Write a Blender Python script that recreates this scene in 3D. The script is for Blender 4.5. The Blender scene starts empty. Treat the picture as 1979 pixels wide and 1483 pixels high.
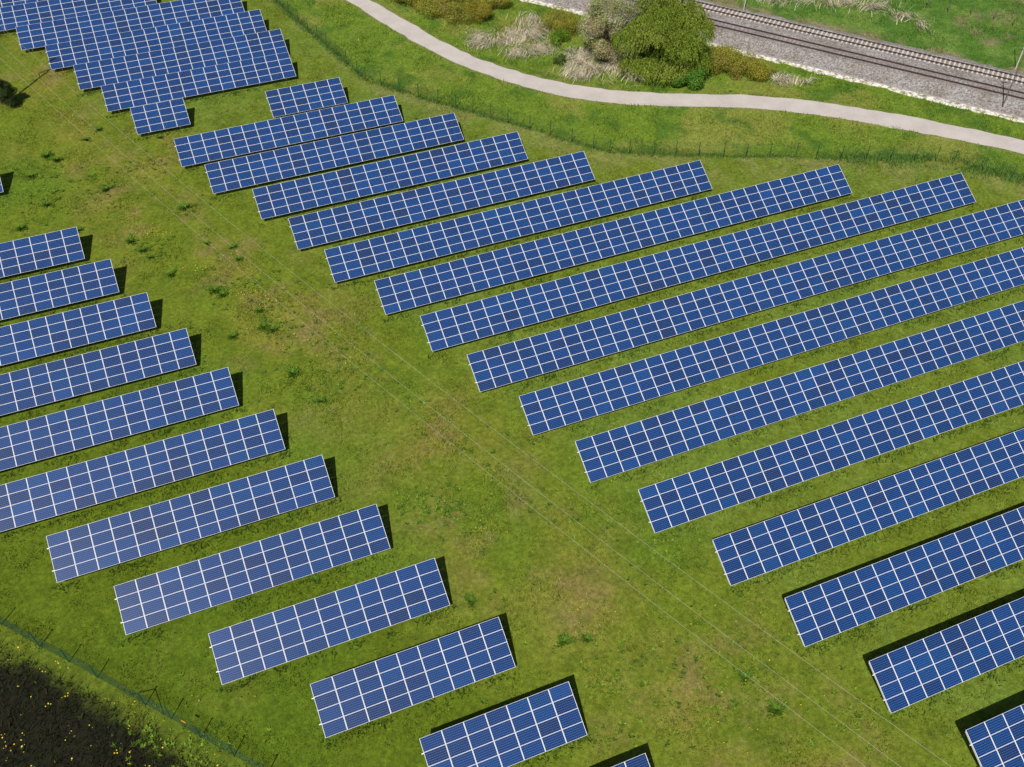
import bpy, math, random
import numpy as np
from mathutils import Vector, Matrix

S = bpy.context.scene
C = S.collection

# ------------------------------------------------------------------ camera, sky, sun, exposure
cam_data = bpy.data.cameras.new("camera")
cam = bpy.data.objects.new("camera", cam_data)
C.objects.link(cam)
cam.location = (0.0, 0.0, 71.42)
cam.rotation_euler = (0.754111, -0.010648, -0.388520)
cam_data.sensor_width = 36.0
cam_data.lens = 34.732
cam_data.clip_start = 0.5
cam_data.clip_end = 5000
S.camera = cam

SUN = Vector((-0.5057, -0.5882, 1.0)).normalized()      # towards the sun
SUN_EL = math.asin(SUN.z)
SUN_ROT = math.atan2(SUN.x, SUN.y)
world = bpy.data.worlds.new("World")
S.world = world
world.use_nodes = True
wn = world.node_tree
sky = wn.nodes.new("ShaderNodeTexSky")
sky.sky_type = 'NISHITA'
sky.sun_disc = False
sky.sun_elevation = SUN_EL
sky.sun_rotation = SUN_ROT % (2 * math.pi)
sky.air_density = 1.0
sky.dust_density = 1.2
wn.links.new(sky.outputs[0], wn.nodes["Background"].inputs[0])
wn.nodes["Background"].inputs[1].default_value = 0.05

sl = bpy.data.lights.new("sun", 'SUN')
sl.energy = 4.7
sl.angle = math.radians(0.5)
sl.color = (1.0, 0.955, 0.89)
so = bpy.data.objects.new("sun", sl)
C.objects.link(so)
so.rotation_euler = (-SUN).to_track_quat('-Z', 'Y').to_euler()
so.location = (-60, -70, 140)

S.view_settings.view_transform = 'Standard'
S.view_settings.look = 'None'
S.view_settings.exposure = 0.0
S.view_settings.gamma = 1.0

rng = np.random.default_rng(7)
random.seed(7)

# ------------------------------------------------------------------ helpers
def tag(o, label=None, cat=None, group=None, kind=None):
    if label: o["label"] = label
    if cat: o["category"] = cat
    if group: o["group"] = group
    if kind: o["kind"] = kind
    return o

def empty(name, loc, label, cat, group=None):
    o = bpy.data.objects.new(name, None)
    o.empty_display_size = 0.5
    o.location = loc
    C.objects.link(o)
    return tag(o, label, cat, group)

def link(name, me, parent=None, loc=None, rot=None):
    o = bpy.data.objects.new(name, me)
    C.objects.link(o)
    if parent: o.parent = parent
    if loc is not None: o.location = loc
    if rot is not None: o.rotation_euler = rot
    return o

def arrays_mesh(name, V, F, mats, col=None, mat_index=None, smooth=False):
    """V (n,3) F (m,k) all of one face size; col (n,3) point colours"""
    V = np.asarray(V, dtype=np.float32); F = np.asarray(F, dtype=np.int32)
    me = bpy.data.meshes.new(name)
    n, m, k = len(V), len(F), F.shape[1]
    me.vertices.add(n); me.vertices.foreach_set("co", V.ravel())
    me.loops.add(m * k); me.loops.foreach_set("vertex_index", F.ravel())
    me.polygons.add(m)
    me.polygons.foreach_set("loop_start", np.arange(0, m * k, k, dtype=np.int32))
    me.polygons.foreach_set("loop_total", np.full(m, k, dtype=np.int32))
    me.polygons.foreach_set("use_smooth", np.full(m, bool(smooth)))
    if mat_index is not None: me.polygons.foreach_set("material_index", np.asarray(mat_index, dtype=np.int32))
    for mt in (mats if isinstance(mats, (list, tuple)) else [mats]): me.materials.append(mt)
    if col is not None:
        a = me.color_attributes.new("tint", 'FLOAT_COLOR', 'POINT')
        c4 = np.ones((n, 4), dtype=np.float32); c4[:, :3] = col
        a.data.foreach_set("color", c4.ravel())
    me.update(calc_edges=True)
    me.validate()
    return me

class MB:
    """collects boxes, beams and tubes; all faces quads"""
    def __init__(s): s.V = []; s.F = []; s.M = []
    def box(s, c, d, R=None, mi=0):
        x, y, z = [k / 2 for k in d]
        P = [Vector((a * x, b * y, e * z)) for a in (-1, 1) for b in (-1, 1) for e in (-1, 1)]
        if R is not None: P = [R @ p for p in P]
        b = len(s.V); s.V += [tuple(p + Vector(c)) for p in P]
        for f in ((0, 1, 3, 2), (4, 6, 7, 5), (0, 4, 5, 1), (2, 3, 7, 6), (0, 2, 6, 4), (1, 5, 7, 3)):
            s.F.append(tuple(b + i for i in f)); s.M.append(mi)
    def beam(s, a, b, w, h=None, mi=0):
        a = Vector(a); b = Vector(b); d = b - a
        R = d.to_track_quat('X', 'Z').to_matrix()
        s.box((a + b) / 2, (d.length, w, h or w), R, mi)
    def tube(s, pts, rad, n=6, mi=0):
        pts = [Vector(p) for p in pts]; m = len(pts)
        rs = rad if isinstance(rad, (list, tuple)) else [rad] * m
        base = len(s.V)
        for i, p in enumerate(pts):
            d = (pts[min(i + 1, m - 1)] - pts[max(i - 1, 0)]).normalized()
            u = d.cross(Vector((0, 0, 1)) if abs(d.z) < .9 else Vector((1, 0, 0))).normalized(); v = d.cross(u)
            for j in range(n):
                t = 2 * math.pi * j / n
                s.V.append(tuple(p + (u * math.cos(t) + v * math.sin(t)) * rs[i]))
        for i in range(m - 1):
            for j in range(n):
                k = (j + 1) % n
                s.F.append((base + i * n + j, base + i * n + k, base + (i + 1) * n + k, base + (i + 1) * n + j)); s.M.append(mi)
        if n in (4, 6):
            for o in (0, (m - 1) * n):
                if n == 4: s.F.append(tuple(base + o + j for j in range(4))); s.M.append(mi)
                else:
                    s.F.append(tuple(base + o + j for j in (0, 1, 2, 3))); s.F.append(tuple(base + o + j for j in (0, 3, 4, 5))); s.M += [mi, mi]
    def mesh(s, name, mats): return arrays_mesh(name, s.V, s.F, mats, mat_index=s.M)
    def build(s, name, mats, parent=None, loc=None, rot=None): return link(name, s.mesh(name, mats), parent, loc, rot)

def vnoise(x, y, scale, seed):
    r = np.random.default_rng(seed); L = r.random((256, 256))
    u = np.asarray(x) / scale + 1000.37; v = np.asarray(y) / scale + 1000.71
    i = np.floor(u).astype(int); j = np.floor(v).astype(int); fu = u - i; fv = v - j
    fu = fu * fu * (3 - 2 * fu); fv = fv * fv * (3 - 2 * fv)
    i0 = i % 256; j0 = j % 256; i1 = (i + 1) % 256; j1 = (j + 1) % 256
    return (L[i0, j0] * (1 - fu) + L[i1, j0] * fu) * (1 - fv) + (L[i0, j1] * (1 - fu) + L[i1, j1] * fu) * fv

def fbm(x, y, scale, seed, octv=4):
    t = 0; a = 1.0; s = 0
    for k in range(octv):
        c, sn = math.cos(.7 * k), math.sin(.7 * k)
        t = t + a * vnoise(np.asarray(x) * c - np.asarray(y) * sn, np.asarray(x) * sn + np.asarray(y) * c, scale / 2 ** k, seed + k); s += a; a *= .55
    return t / s
def sstep(a, b, x):
    t = np.clip((x - a) / (b - a), 0, 1); return t * t * (3 - 2 * t)

# ------------------------------------------------------------------ materials
def mat(name, color=(.5, .5, .5), rough=.6, metal=0.0, spec=.5):
    m = bpy.data.materials.new(name); m.use_nodes = True
    b = m.node_tree.nodes["Principled BSDF"]
    b.inputs["Base Color"].default_value = (*color, 1); b.inputs["Roughness"].default_value = rough
    b.inputs["Metallic"].default_value = metal; b.inputs["Specular IOR Level"].default_value = spec
    return m
def N(m, t, **k):
    n = m.node_tree.nodes.new(t)
    for a, b in k.items(): setattr(n, a, b)
    return n
def Lk(m, a, b): m.node_tree.links.new(a, b)
def math_node(m, op, a, b=None, c=None):
    n = N(m, "ShaderNodeMath", operation=op)
    for i, v in enumerate((a, b, c)):
        if v is None: continue
        if isinstance(v, (int, float)): n.inputs[i].default_value = v
        else: Lk(m, v, n.inputs[i])
    return n.outputs[0]
def mixcol(m, fac, a, b, mode='MIX'):
    n = N(m, "ShaderNodeMix", data_type='RGBA', blend_type=mode)
    for s, v in ((n.inputs[0], fac), (n.inputs[6], a), (n.inputs[7], b)):
        if isinstance(v, (int, float)): s.default_value = v
        elif isinstance(v, tuple): s.default_value = (*v, 1)
        else: Lk(m, v, s)
    return n.outputs[2]
def tex_noise(m, scale, detail=4, rough=.6, coord=None):
    t = N(m, "ShaderNodeTexNoise"); t.inputs["Scale"].default_value = scale; t.inputs["Detail"].default_value = detail; t.inputs["Roughness"].default_value = rough
    if coord is not None: Lk(m, coord, t.inputs["Vector"])
    return t
def ramp(m, fac, stops):
    r = N(m, "ShaderNodeValToRGB"); e = r.color_ramp.elements
    while len(e) < len(stops): e.new(.5)
    for el, (p, c) in zip(e, stops): el.position = p; el.color = (*c, 1)
    Lk(m, fac, r.inputs[0]); return r.outputs[0]
def bsdf(m): return m.node_tree.nodes["Principled BSDF"]
def bump(m, height, strength, dist):
    b = N(m, "ShaderNodeBump"); b.inputs["Strength"].default_value = strength; b.inputs["Distance"].default_value = dist
    Lk(m, height, b.inputs["Height"]); Lk(m, b.outputs[0], bsdf(m).inputs["Normal"])

def tint_mat(name, rough=.7, spec=.2, trans=0.0):
    m = mat(name, rough=rough, spec=spec)
    a = N(m, "ShaderNodeAttribute", attribute_name="tint"); Lk(m, a.outputs["Color"], bsdf(m).inputs["Base Color"])
    if trans:
        t = N(m, "ShaderNodeBsdfTranslucent"); Lk(m, a.outputs["Color"], t.inputs[0])
        x = N(m, "ShaderNodeMixShader"); x.inputs[0].default_value = trans
        Lk(m, bsdf(m).outputs[0], x.inputs[1]); Lk(m, t.outputs[0], x.inputs[2])
        Lk(m, x.outputs[0], m.node_tree.nodes["Material Output"].inputs[0])
    return m

# soil and turf under the grass blades
M_ground = mat("turf", rough=.95, spec=.1)
_a = N(M_ground, "ShaderNodeAttribute", attribute_name="tint")
_g = N(M_ground, "ShaderNodeNewGeometry")
_n1 = tex_noise(M_ground, 2.6, 5, .7, _g.outputs["Position"]); _n2 = tex_noise(M_ground, 11, 3, .7, _g.outputs["Position"])
_f = math_node(M_ground, 'ADD', math_node(M_ground, 'MULTIPLY', _n1.outputs[0], .55), math_node(M_ground, 'MULTIPLY', _n2.outputs[0], .45))
_c = ramp(M_ground, _f, [(.34, (.50, .52, .48)), (.5, (1, 1, 1)), (.66, (1.75, 1.6, 1.7))])
Lk(M_ground, mixcol(M_ground, 1.0, _a.outputs["Color"], _c, 'MULTIPLY'), bsdf(M_ground).inputs["Base Color"])
bump(M_ground, _f, .8, .12)

M_grass = tint_mat("grass blades", .75, .15, .25)
M_leaf = tint_mat("leaves", .6, .25, .25)
M_reed = tint_mat("dry reed stems", .8, .15, .1)
M_flower = tint_mat("yellow petals", .6, .2, .1)

# solar cells under glass, white backsheet showing round the cells
M_cell = mat("solar cells under glass", rough=.27, spec=.5)
_uv = N(M_cell, "ShaderNodeUVMap"); _sx = N(M_cell, "ShaderNodeSeparateXYZ"); Lk(M_cell, _uv.outputs[0], _sx.inputs[0])
_u, _v = _sx.outputs[0], _sx.outputs[1]
_at = N(M_cell, "ShaderNodeAttribute", attribute_name="tint"); _at.attribute_type = 'GEOMETRY'
def _edge(c, w):     # 1 near whole numbers
    f = math_node(M_cell, 'FRACT', c); d = math_node(M_cell, 'ABSOLUTE', math_node(M_cell, 'SUBTRACT', f, .5))
    return math_node(M_cell, 'GREATER_THAN', d, .5 - w)
_gap = math_node(M_cell, 'MAXIMUM', _edge(_u, .016), _edge(_v, .050))
_bus = _edge(math_node(M_cell, 'MULTIPLY_ADD', _v, 2.0, .5), .030)
_out = math_node(M_cell, 'MAXIMUM',
        math_node(M_cell, 'GREATER_THAN', math_node(M_cell, 'ABSOLUTE', math_node(M_cell, 'SUBTRACT', _u, 5.0)), 5.0),
        math_node(M_cell, 'GREATER_THAN', math_node(M_cell, 'ABSOLUTE', math_node(M_cell, 'SUBTRACT', _v, 3.0)), 3.0))
_geo = N(M_cell, "ShaderNodeNewGeometry")
_vor = N(M_cell, "ShaderNodeTexVoronoi"); _vor.inputs["Scale"].default_value = 26; Lk(M_cell, _geo.outputs["Position"], _vor.inputs["Vector"])
_cry = mixcol(M_cell, .35, _at.outputs["Color"], mixcol(M_cell, 1.0, _at.outputs["Color"], _vor.outputs["Color"], 'MULTIPLY'))
_cc = mixcol(M_cell, math_node(M_cell, 'MULTIPLY', _bus, .55), _cry, (.03, .14, .36))
_cc = mixcol(M_cell, math_node(M_cell, 'MULTIPLY', _gap, .95), _cc, (.06, .19, .44))
_dust_sheen = tex_noise(M_cell, .55, 4, .65, _geo.outputs['Position'])
_cc = mixcol(M_cell, math_node(M_cell, 'MULTIPLY', _dust_sheen.outputs[0], .035), _cc, (.30, .32, .36))  # dusty tone that also paints uneven sky reflection into the cell colour
_cc = mixcol(M_cell, _out, _cc, (.86, .86, .88))
Lk(M_cell, _cc, bsdf(M_cell).inputs["Base Color"])
M_frame = mat("anodised aluminium frame", (.80, .80, .83), .45, 0.0, .5)
M_galv = mat("galvanised steel", (.80, .80, .81), .5, .15)
M_green = mat("green coated steel", (.020, .075, .040), .55)
M_wire = mat("green coated fence wire", (.014, .075, .045), .6)
M_path = mat("pale fine gravel path", (.6, .55, .5), .9)
_gp = N(M_path, "ShaderNodeNewGeometry"); _np = tex_noise(M_path, .35, 6, .65, _gp.outputs["Position"]); _np2 = tex_noise(M_path, 14, 2, .6, _gp.outputs["Position"])
_cp = ramp(M_path, _np.outputs[0], [(.35, (.46, .418, .385)), (.65, (.54, .495, .458))])
Lk(M_path, mixcol(M_path, .35, _cp, mixcol(M_path, 1.0, _cp, ramp(M_path, _np2.outputs[0], [(.3, (.7, .7, .7)), (.7, (1.2, 1.2, 1.2))]), 'MULTIPLY')), bsdf(M_path).inputs["Base Color"])
M_ballast = mat("railway ballast", (.3, .28, .28), .95)
_gb = N(M_ballast, "ShaderNodeNewGeometry")
_vb = N(M_ballast, "ShaderNodeTexVoronoi"); _vb.inputs["Scale"].default_value = 5.5; Lk(M_ballast, _gb.outputs["Position"], _vb.inputs["Vector"])
_nb = tex_noise(M_ballast, .25, 5, .6, _gb.outputs["Position"])
_sb = N(M_ballast, "ShaderNodeSeparateColor"); Lk(M_ballast, _vb.outputs["Color"], _sb.inputs[0])
_cb = ramp(M_ballast, _sb.outputs[0], [(0, (.155, .142, .132)), (.5, (.295, .272, .255)), (1, (.45, .415, .385))])
Lk(M_ballast, mixcol(M_ballast, 1.0, _cb, ramp(M_ballast, _nb.outputs[0], [(.35, (.82, .78, .74)), (.65, (1.06, 1.06, 1.1))]), 'MULTIPLY'), bsdf(M_ballast).inputs["Base Color"])
bump(M_ballast, _vb.outputs["Distance"], 1.0, .12)
M_rail = mat("rusty rail steel", (.055, .032, .028), .6)
M_sleeper = mat("pale concrete sleeper", (.55, .50, .45), .9)
M_oldsleeper = mat("dusty weathered sleeper", (.22, .19, .18), .9)
M_stone = mat("white limestone", (.74, .71, .65), .9)
M_duct = mat("grey concrete", (.34, .31, .30), .9)
M_bark = mat("bark", (.10, .075, .05), .9)
M_wood = mat("weathered timber", (.12, .095, .075), .85)
M_palepole = mat("pale galvanised pole", (.62, .60, .57), .6)
M_cable = mat("bare aluminium cable", (.45, .46, .36), .5, .1)
M_ceramic = mat("brown glazed ceramic", (.12, .05, .03), .25)
M_white = mat("white stones", (.78, .76, .72), .9)
M_orange = mat("orange tag", (.85, .30, .01), .5)

# ------------------------------------------------------------------ ground plan (metres; the array rows run along X)
PATH_U = [(29.5, 163), (32.6, 156), (36.53, 145.82), (39.49, 138.26), (42.25, 130.27), (45.4, 123.33), (49.52, 117.54), (53.06, 113.35), (56.91, 110.11), (60.88, 107.33), (68.61, 103.6), (77.01, 100.1), (83.43, 96.13), (88.94, 91.87), (94.27, 87.58), (99.08, 82.87), (104.63, 77.43), (116, 65), (130, 48)]
PATH_L = [(26.4, 163), (29.4, 156.5), (33.24, 147.08), (35.9, 139.0), (39.01, 130.16), (42.17, 123.21), (45.81, 117.46), (49.16, 112.9), (52.57, 109.34), (56.44, 106.33), (61.49, 103.24), (67.08, 100.85), (75.3, 97.31), (81.57, 93.35), (87.0, 89.19), (92.03, 84.69), (97.02, 80.4), (102.44, 74.98), (114, 62.5), (128, 45.5)]
FENCE_U = [(21.9, 154.6), (22.6, 151.6), (23.25, 148.56), (23.86, 145.65), (24.54, 142.53), (25.2, 139.5), (25.96, 137.0), (26.6, 134.02), (27.27, 131.05), (27.87, 127.96), (28.6, 125.09), (29.17, 122.75), (30.76, 120.94), (32.65, 118.44), (34.55, 116.01), (36.54, 113.66), (38.32, 111.56), (40.12, 109.7), (41.85, 107.65), (43.48, 105.65), (45.63, 103.34), (47.49, 100.99), (49.41, 98.5), (51.43, 96.22), (52.94, 94.6), (55.21, 93.48), (58.03, 92.17), (60.52, 90.99), (63.13, 89.75), (66.04, 88.52), (68.57, 87.32), (71.48, 86.29), (74.53, 85.08), (76.89, 83.83), (79.69, 82.55), (82.66, 81.29), (85.39, 80.03), (88.37, 78.96), (90.74, 77.83), (92.36, 76.55), (94.79, 73.89), (97.18, 71.27), (99.5, 68.9)]
FENCE_L = [(-30.6, 61.9), (-28.6, 59.6), (-26.5, 57.2), (-24.2, 54.9), (-22.0, 52.45), (-19.3, 49.25), (-17.3, 47.05), (-15.44, 44.9), (-12.33, 41.22), (-10.68, 39.4), (-8.92, 37.1), (-6.87, 34.8), (-5.0, 32.5), (-3.1, 30.2), (-1.2, 28.0)]
RN = np.array([.757, .654]); RT = np.array([.654, -.757])      # across and along the railway
def rail_xy(n, t): return RN[0] * n + RT[0] * t, RN[1] * n + RT[1] * t
TILT = 0.46902; CT, ST = math.cos(TILT), math.sin(TILT); PITCH = 1.68; SLOPE = 4.03; Z0 = .5915

def resample(P, step):
    P = np.array(P, float); d = np.r_[0, np.cumsum(np.hypot(*np.diff(P, axis=0).T))]
    t = np.linspace(0, d[-1], int(d[-1] / step) + 1)
    Q = np.stack([np.interp(t, d, P[:, 0]), np.interp(t, d, P[:, 1])], 1)
    for _ in range(6): Q[1:-1] = .25 * Q[:-2] + .5 * Q[1:-1] + .25 * Q[2:]
    return Q
def seg_dist(x, y, P):
    x = np.asarray(x, float); y = np.asarray(y, float); D = np.full(x.shape, 1e9)
    for a, b in zip(P[:-1], P[1:]):
        dx, dy = b[0] - a[0], b[1] - a[1]; t = np.clip(((x - a[0]) * dx + (y - a[1]) * dy) / (dx * dx + dy * dy), 0, 1)
        D = np.minimum(D, np.hypot(x - a[0] - t * dx, y - a[1] - t * dy))
    return D
PATH_C = [((a[0] + b[0]) / 2, (a[1] + b[1]) / 2) for a, b in zip(PATH_U, PATH_L)]
_fx = np.array([p[0] for p in FENCE_U]); _fy = np.array([p[1] for p in FENCE_U])
def outside_u(x, y): return y - np.interp(x, np.r_[18, _fx, 130], np.r_[172, _fy, 40])
_lx = np.array([p[0] for p in FENCE_L]); _ly = np.array([p[1] for p in FENCE_L])
def outside_l(x, y): return np.interp(x, np.r_[-120, _lx, 40], np.r_[165, _ly, -20]) - y

# table list: name -> (x of left end, y of front edge, columns)
TABLES = {
 'A0': (-21.2, 161.4, 17), 'A1': (-17.83, 154.4, 14), 'A2': (-14.358, 147.4, 19), 'A3': (-10.905, 140.245, 18), 'A4': (-7.779, 133.273, 17), 'A5': (-4.931, 126.32, 15), 'A6': (-2.071, 119.427, 4),
 'B0': (14.962, 117.142, 6), 'B1': (1.974, 110.161, 17), 'B2': (4.525, 103.238, 19), 'B3': (8.793, 96.224, 20), 'B4': (11.384, 89.243, 22), 'B5': (13.726, 82.292, 28), 'B6': (17.315, 75.353, 35), 'B7': (20.077, 68.388, 41), 'B8': (22.567, 61.375, 44), 'B9': (25.209, 54.381, 39), 'B10': (27.822, 47.34, 33), 'B11': (30.648, 40.321, 28), 'B12': (34.02, 33.338, 22), 'B13': (36.576, 26.327, 17), 'B14': (39.505, 19.243, 12), 'B15': (42.727, 12.085, 6),
 'C0': (-18.54 - 3 * PITCH, 112.7, 3), 'C1': (-10.891 - 8 * PITCH, 96.364, 8), 'C2': (-8.073 - 10 * PITCH, 89.267, 10), 'C3': (-5.216 - 12 * PITCH, 82.299, 12), 'C4': (-2.341 - 13 * PITCH, 75.336, 13), 'C5': (.476 - 15 * PITCH, 68.326, 15), 'C6': (3.331 - 17 * PITCH, 61.33, 17), 'C7': (-17.351 - .05, 54.321, 14), 'C8': (-12.793, 47.318, 13), 'C9': (-6.588, 40.29, 11), 'C10': (-.36, 33.291, 9), 'C11': (5.844, 26.296, 7), 'C12': (20.408 - 5 * PITCH, 19.307, 5)}

# ------------------------------------------------------------------ ground colour and height fields
BROWN_SPOTS = [(16.5, 55.5, 2.6), (2.2, 96, 1.6), (21, 36.2, 2.4), (24.5, 28.5, 3), (10, 71.5, 2.2), (8.5, 64, 2.4), (12, 57, 1.6), (-11.5, 41.5, 2.6), (-9, 44.5, 2.2), (-6, 40, 2), (4.8, 92, 1.4), (19.5, 41, 1.4), (28, 24, 3), (0.5, 105, 2.5), (-6, 110, 2.5), (-3, 117, 2.4), (-9, 128, 3), (-2, 122, 2), (31, 22, 2.5), (14.5, 50, 2), (21, 48, 2), (5.5, 82.5, 1.6), (9, 76, 1.6)]
def ground_col(x, y):
    x = np.asarray(x, float); y = np.asarray(y, float)
    big = fbm(x, y, 14, 11, 4); med = fbm(x, y, 3.2, 31, 4); fine = fbm(x, y, .9, 51, 3); warm = fbm(x, y, 7, 71, 4)
    G = np.array([.101, .137, .012]); L = np.array([.074, .134, .012]); D = np.array([.160, .150, .026]); Bn = np.array([.150, .122, .045]); DK = np.array([.055, .096, .008])
    def mx(c, d, t): return c * (1 - t[..., None]) + d * t[..., None]
    c = np.zeros(x.shape + (3,)) + G
    # open aisle between the two fields is drier
    ax = np.interp(y, [0, 20, 50, 80, 110, 165], [31, 29.5, 17.5, 6.5, -2.5, -22])
    aisle = np.exp(-((x - ax) / 8.0) ** 2)
    c = mx(c, D, np.clip(aisle * .75, 0, 1) * sstep(.40, .66, warm * .6 + med * .4))
    c = mx(c, Bn, np.clip(aisle * 1.1, 0, 1) * sstep(.56, .74, med) * .55)
    c = mx(c, L, sstep(.50, .70, big) * .7 * (1 - .5 * aisle))
    c = mx(c, DK, sstep(.58, .76, fbm(x, y, 2.0, 91, 4)) * .4)
    for sx, sy, r in BROWN_SPOTS:
        d = np.hypot(x - sx, (y - sy)); c = mx(c, Bn, np.exp(-(d / r) ** 2) * .45 * sstep(.38, .62, fine * .5 + med * .5))
    # fresher grass between the right-hand rows
    right = sstep(0, 6, x - np.interp(y, [0, 20, 50, 80, 110, 160], [46, 39, 27, 15, 3, -15])) * (outside_u(x, y) < 0)
    c = mx(c, np.array([.104, .150, .022]), right * .7 * sstep(.3, .6, big * .5 + fine * .5))
    c = mx(c, np.array([.150, .160, .045]), sstep(9, 1, -outside_u(x, y)) * (outside_u(x, y) < 0) * .75 * sstep(.35, .6, med))
    left = sstep(0, 5, np.interp(y, [0, 20, 30, 50, 80, 100], [24, 18, 16, 6, -4, -10]) - x) * (y < 99)
    c = mx(c, np.array([.066, .102, .006]), left * .7)
    # beyond the fence
    o = sstep(0, 1.0, outside_u(x, y))
    out = mx(np.zeros_like(c) + np.array([.100, .158, .016]), np.array([.145, .170, .030]), sstep(.42, .66, warm))
    out = mx(out, np.array([.045, .105, .012]), sstep(.55, .75, med) * .7)
    c = mx(c, out, o)
    n = x * RN[0] + y * RN[1]
    beyond = sstep(146, 147.5, n)
    far = mx(np.zeros_like(c) + np.array([.060, .128, .018]), np.array([.10, .165, .030]), sstep(.45, .62, med)); far = mx(far, np.array([.18, .14, .085]), sstep(.60, .74, fbm(x, y, 5, 131, 3)) * .6)
    c = mx(c, far, beyond)
    c = mx(c, np.array([.20, .145, .10]), np.exp(-((n - 148.6) / .8) ** 2) * .75 * sstep(.35, .6, med))
    # worn earth lip along the path
    pd = seg_dist(x, y, PATH_C); c = mx(c, np.array([.17, .125, .075]), np.exp(-((pd - 1.75) / .22) ** 2) * .6 * sstep(.3, .6, fine))
    # tree shade over the weedy strip outside the lower fence, painted as near-black colour
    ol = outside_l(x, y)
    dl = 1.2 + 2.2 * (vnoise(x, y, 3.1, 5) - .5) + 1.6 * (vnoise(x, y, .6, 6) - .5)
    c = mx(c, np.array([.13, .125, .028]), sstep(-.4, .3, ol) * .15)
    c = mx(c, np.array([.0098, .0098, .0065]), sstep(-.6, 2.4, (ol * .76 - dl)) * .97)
    v = .82 + .36 * fine
    return np.clip(c * v[..., None] * 1.27, 0, 1)

def ground_h(x, y):
    h = -.10 * fbm(x, y, 1.6, 201, 3) - .10 * fbm(x, y, 9, 211, 2)
    pd = seg_dist(x, y, PATH_C); h = h * sstep(1.6, 3.0, pd) - .012
    n = np.asarray(x) * RN[0] + np.asarray(y) * RN[1]
    h = np.where((n > 133.6) & (n < 149.0), -.12, h)
    return h

def axis(a, b, step, far):
    core = np.arange(a, b + .01, step)
    lo = []; d = step; p = a
    while p > -far: d *= 1.35; p -= d; lo.append(p)
    hi = []; d = step; p = b
    while p < far: d *= 1.35; p += d; hi.append(p)
    return np.r_[lo[::-1], core, hi]
gx = axis(-34, 134, .36, 1500); gy = axis(8, 172, .36, 1500)
GX, GY = np.meshgrid(gx, gy); GX = GX.ravel(); GY = GY.ravel()
nx, ny = len(gx), len(gy)
idx = np.arange(nx * ny).reshape(ny, nx)
GF = np.stack([idx[:-1, :-1], idx[:-1, 1:], idx[1:, 1:], idx[1:, :-1]], -1).reshape(-1, 4)
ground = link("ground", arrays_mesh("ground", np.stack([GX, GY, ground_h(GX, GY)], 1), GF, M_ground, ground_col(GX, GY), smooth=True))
tag(ground, "green and olive meadow floor of the solar field", "ground", kind="structure")

# ------------------------------------------------------------------ path
def strip_between(U, Lw, z, edge):
    n = min(len(U), len(Lw)); V = []; F = []
    for i in range(n):
        V += [(Lw[i][0], Lw[i][1], edge), (Lw[i][0], Lw[i][1], z), (U[i][0], U[i][1], z), (U[i][0], U[i][1], edge)]
    for i in range(n - 1):
        for k in range(3): F.append((4 * i + k, 4 * i + k + 1, 4 * (i + 1) + k + 1, 4 * (i + 1) + k))
    return V, F
def even(P, cnt):
    P = resample(P, .8); d = np.r_[0, np.cumsum(np.hypot(*np.diff(P, axis=0).T))]; t = np.linspace(0, d[-1], cnt)
    return np.stack([np.interp(t, d, P[:, 0]), np.interp(t, d, P[:, 1])], 1)
U = even(PATH_U, 420); Lw = even(PATH_L, 420)
jit = (vnoise(np.arange(420) * .35, np.zeros(420), 1.3, 301) - .5) * .34; jit2 = (vnoise(np.arange(420) * .35, np.zeros(420), 1.3, 302) - .5) * .34
dirv = (U - Lw) / np.hypot(*(U - Lw).T)[:, None]
U = U + dirv * jit[:, None]; Lw = Lw + dirv * jit2[:, None]
V, F = strip_between(U, Lw, .03, -.1)
tag(link("path", arrays_mesh("path", V, F, M_path)), "pale gravel footpath curving past the fence", "path", kind="structure")

# ------------------------------------------------------------------ railway
RZ = .70
def prof_strip(profile, t0, t1, step, m, name, wob=0):
    ts = np.arange(t0, t1 + .01, step); V = []; F = []; k = len(profile)
    for t in ts:
        for j, (n, z) in enumerate(profile):
            w = wob * (float(vnoise(t, n * 3, 1.1, 401 + j)) - .5) if j in (0, k - 1) else 0
            x, y = rail_xy(n + w, t); V.append((x, y, z))
    for i in range(len(ts) - 1):
        for j in range(k - 1): F.append((i * k + j, (i + 1) * k + j, (i + 1) * k + j + 1, i * k + j + 1))
    return link(name, arrays_mesh(name, V, F, m))
bed = prof_strip([(134.9, -.13), (135.25, .05), (136.4, .30), (137.75, RZ), (141.9, RZ + .02), (145.7, RZ), (147.0, .12), (147.9, -.13)], -95, 40, .5, M_ballast, "railway_ballast", .7)
tag(bed, "grey stone ballast bed under the two tracks", "ballast bed", kind="structure")
def rail_mesh(n0):
    b = MB(); a0 = Vector((*rail_xy(n0, -95), RZ + .19)); a1 = Vector((*rail_xy(n0, 40), RZ + .19))
    b.beam(a0, a1, .075, .05); dz = Vector((0, 0, .085)); b.beam(a0 - dz, a1 - dz, .02, .115); dz = Vector((0, 0, .155)); b.beam(a0 - dz, a1 - dz, .15, .022)
    return b
sleeper_box = MB(); R = Matrix.Rotation(math.atan2(RT[1], RT[0]), 3, 'Z')
def sleeper_mesh(name, m):
    b = MB(); b.box((0, 0, -.06), (.26, 2.5, .14), R); b.box((0, 0, .013), (.18, 2.1, .01), R); return b.mesh(name, m)
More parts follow.
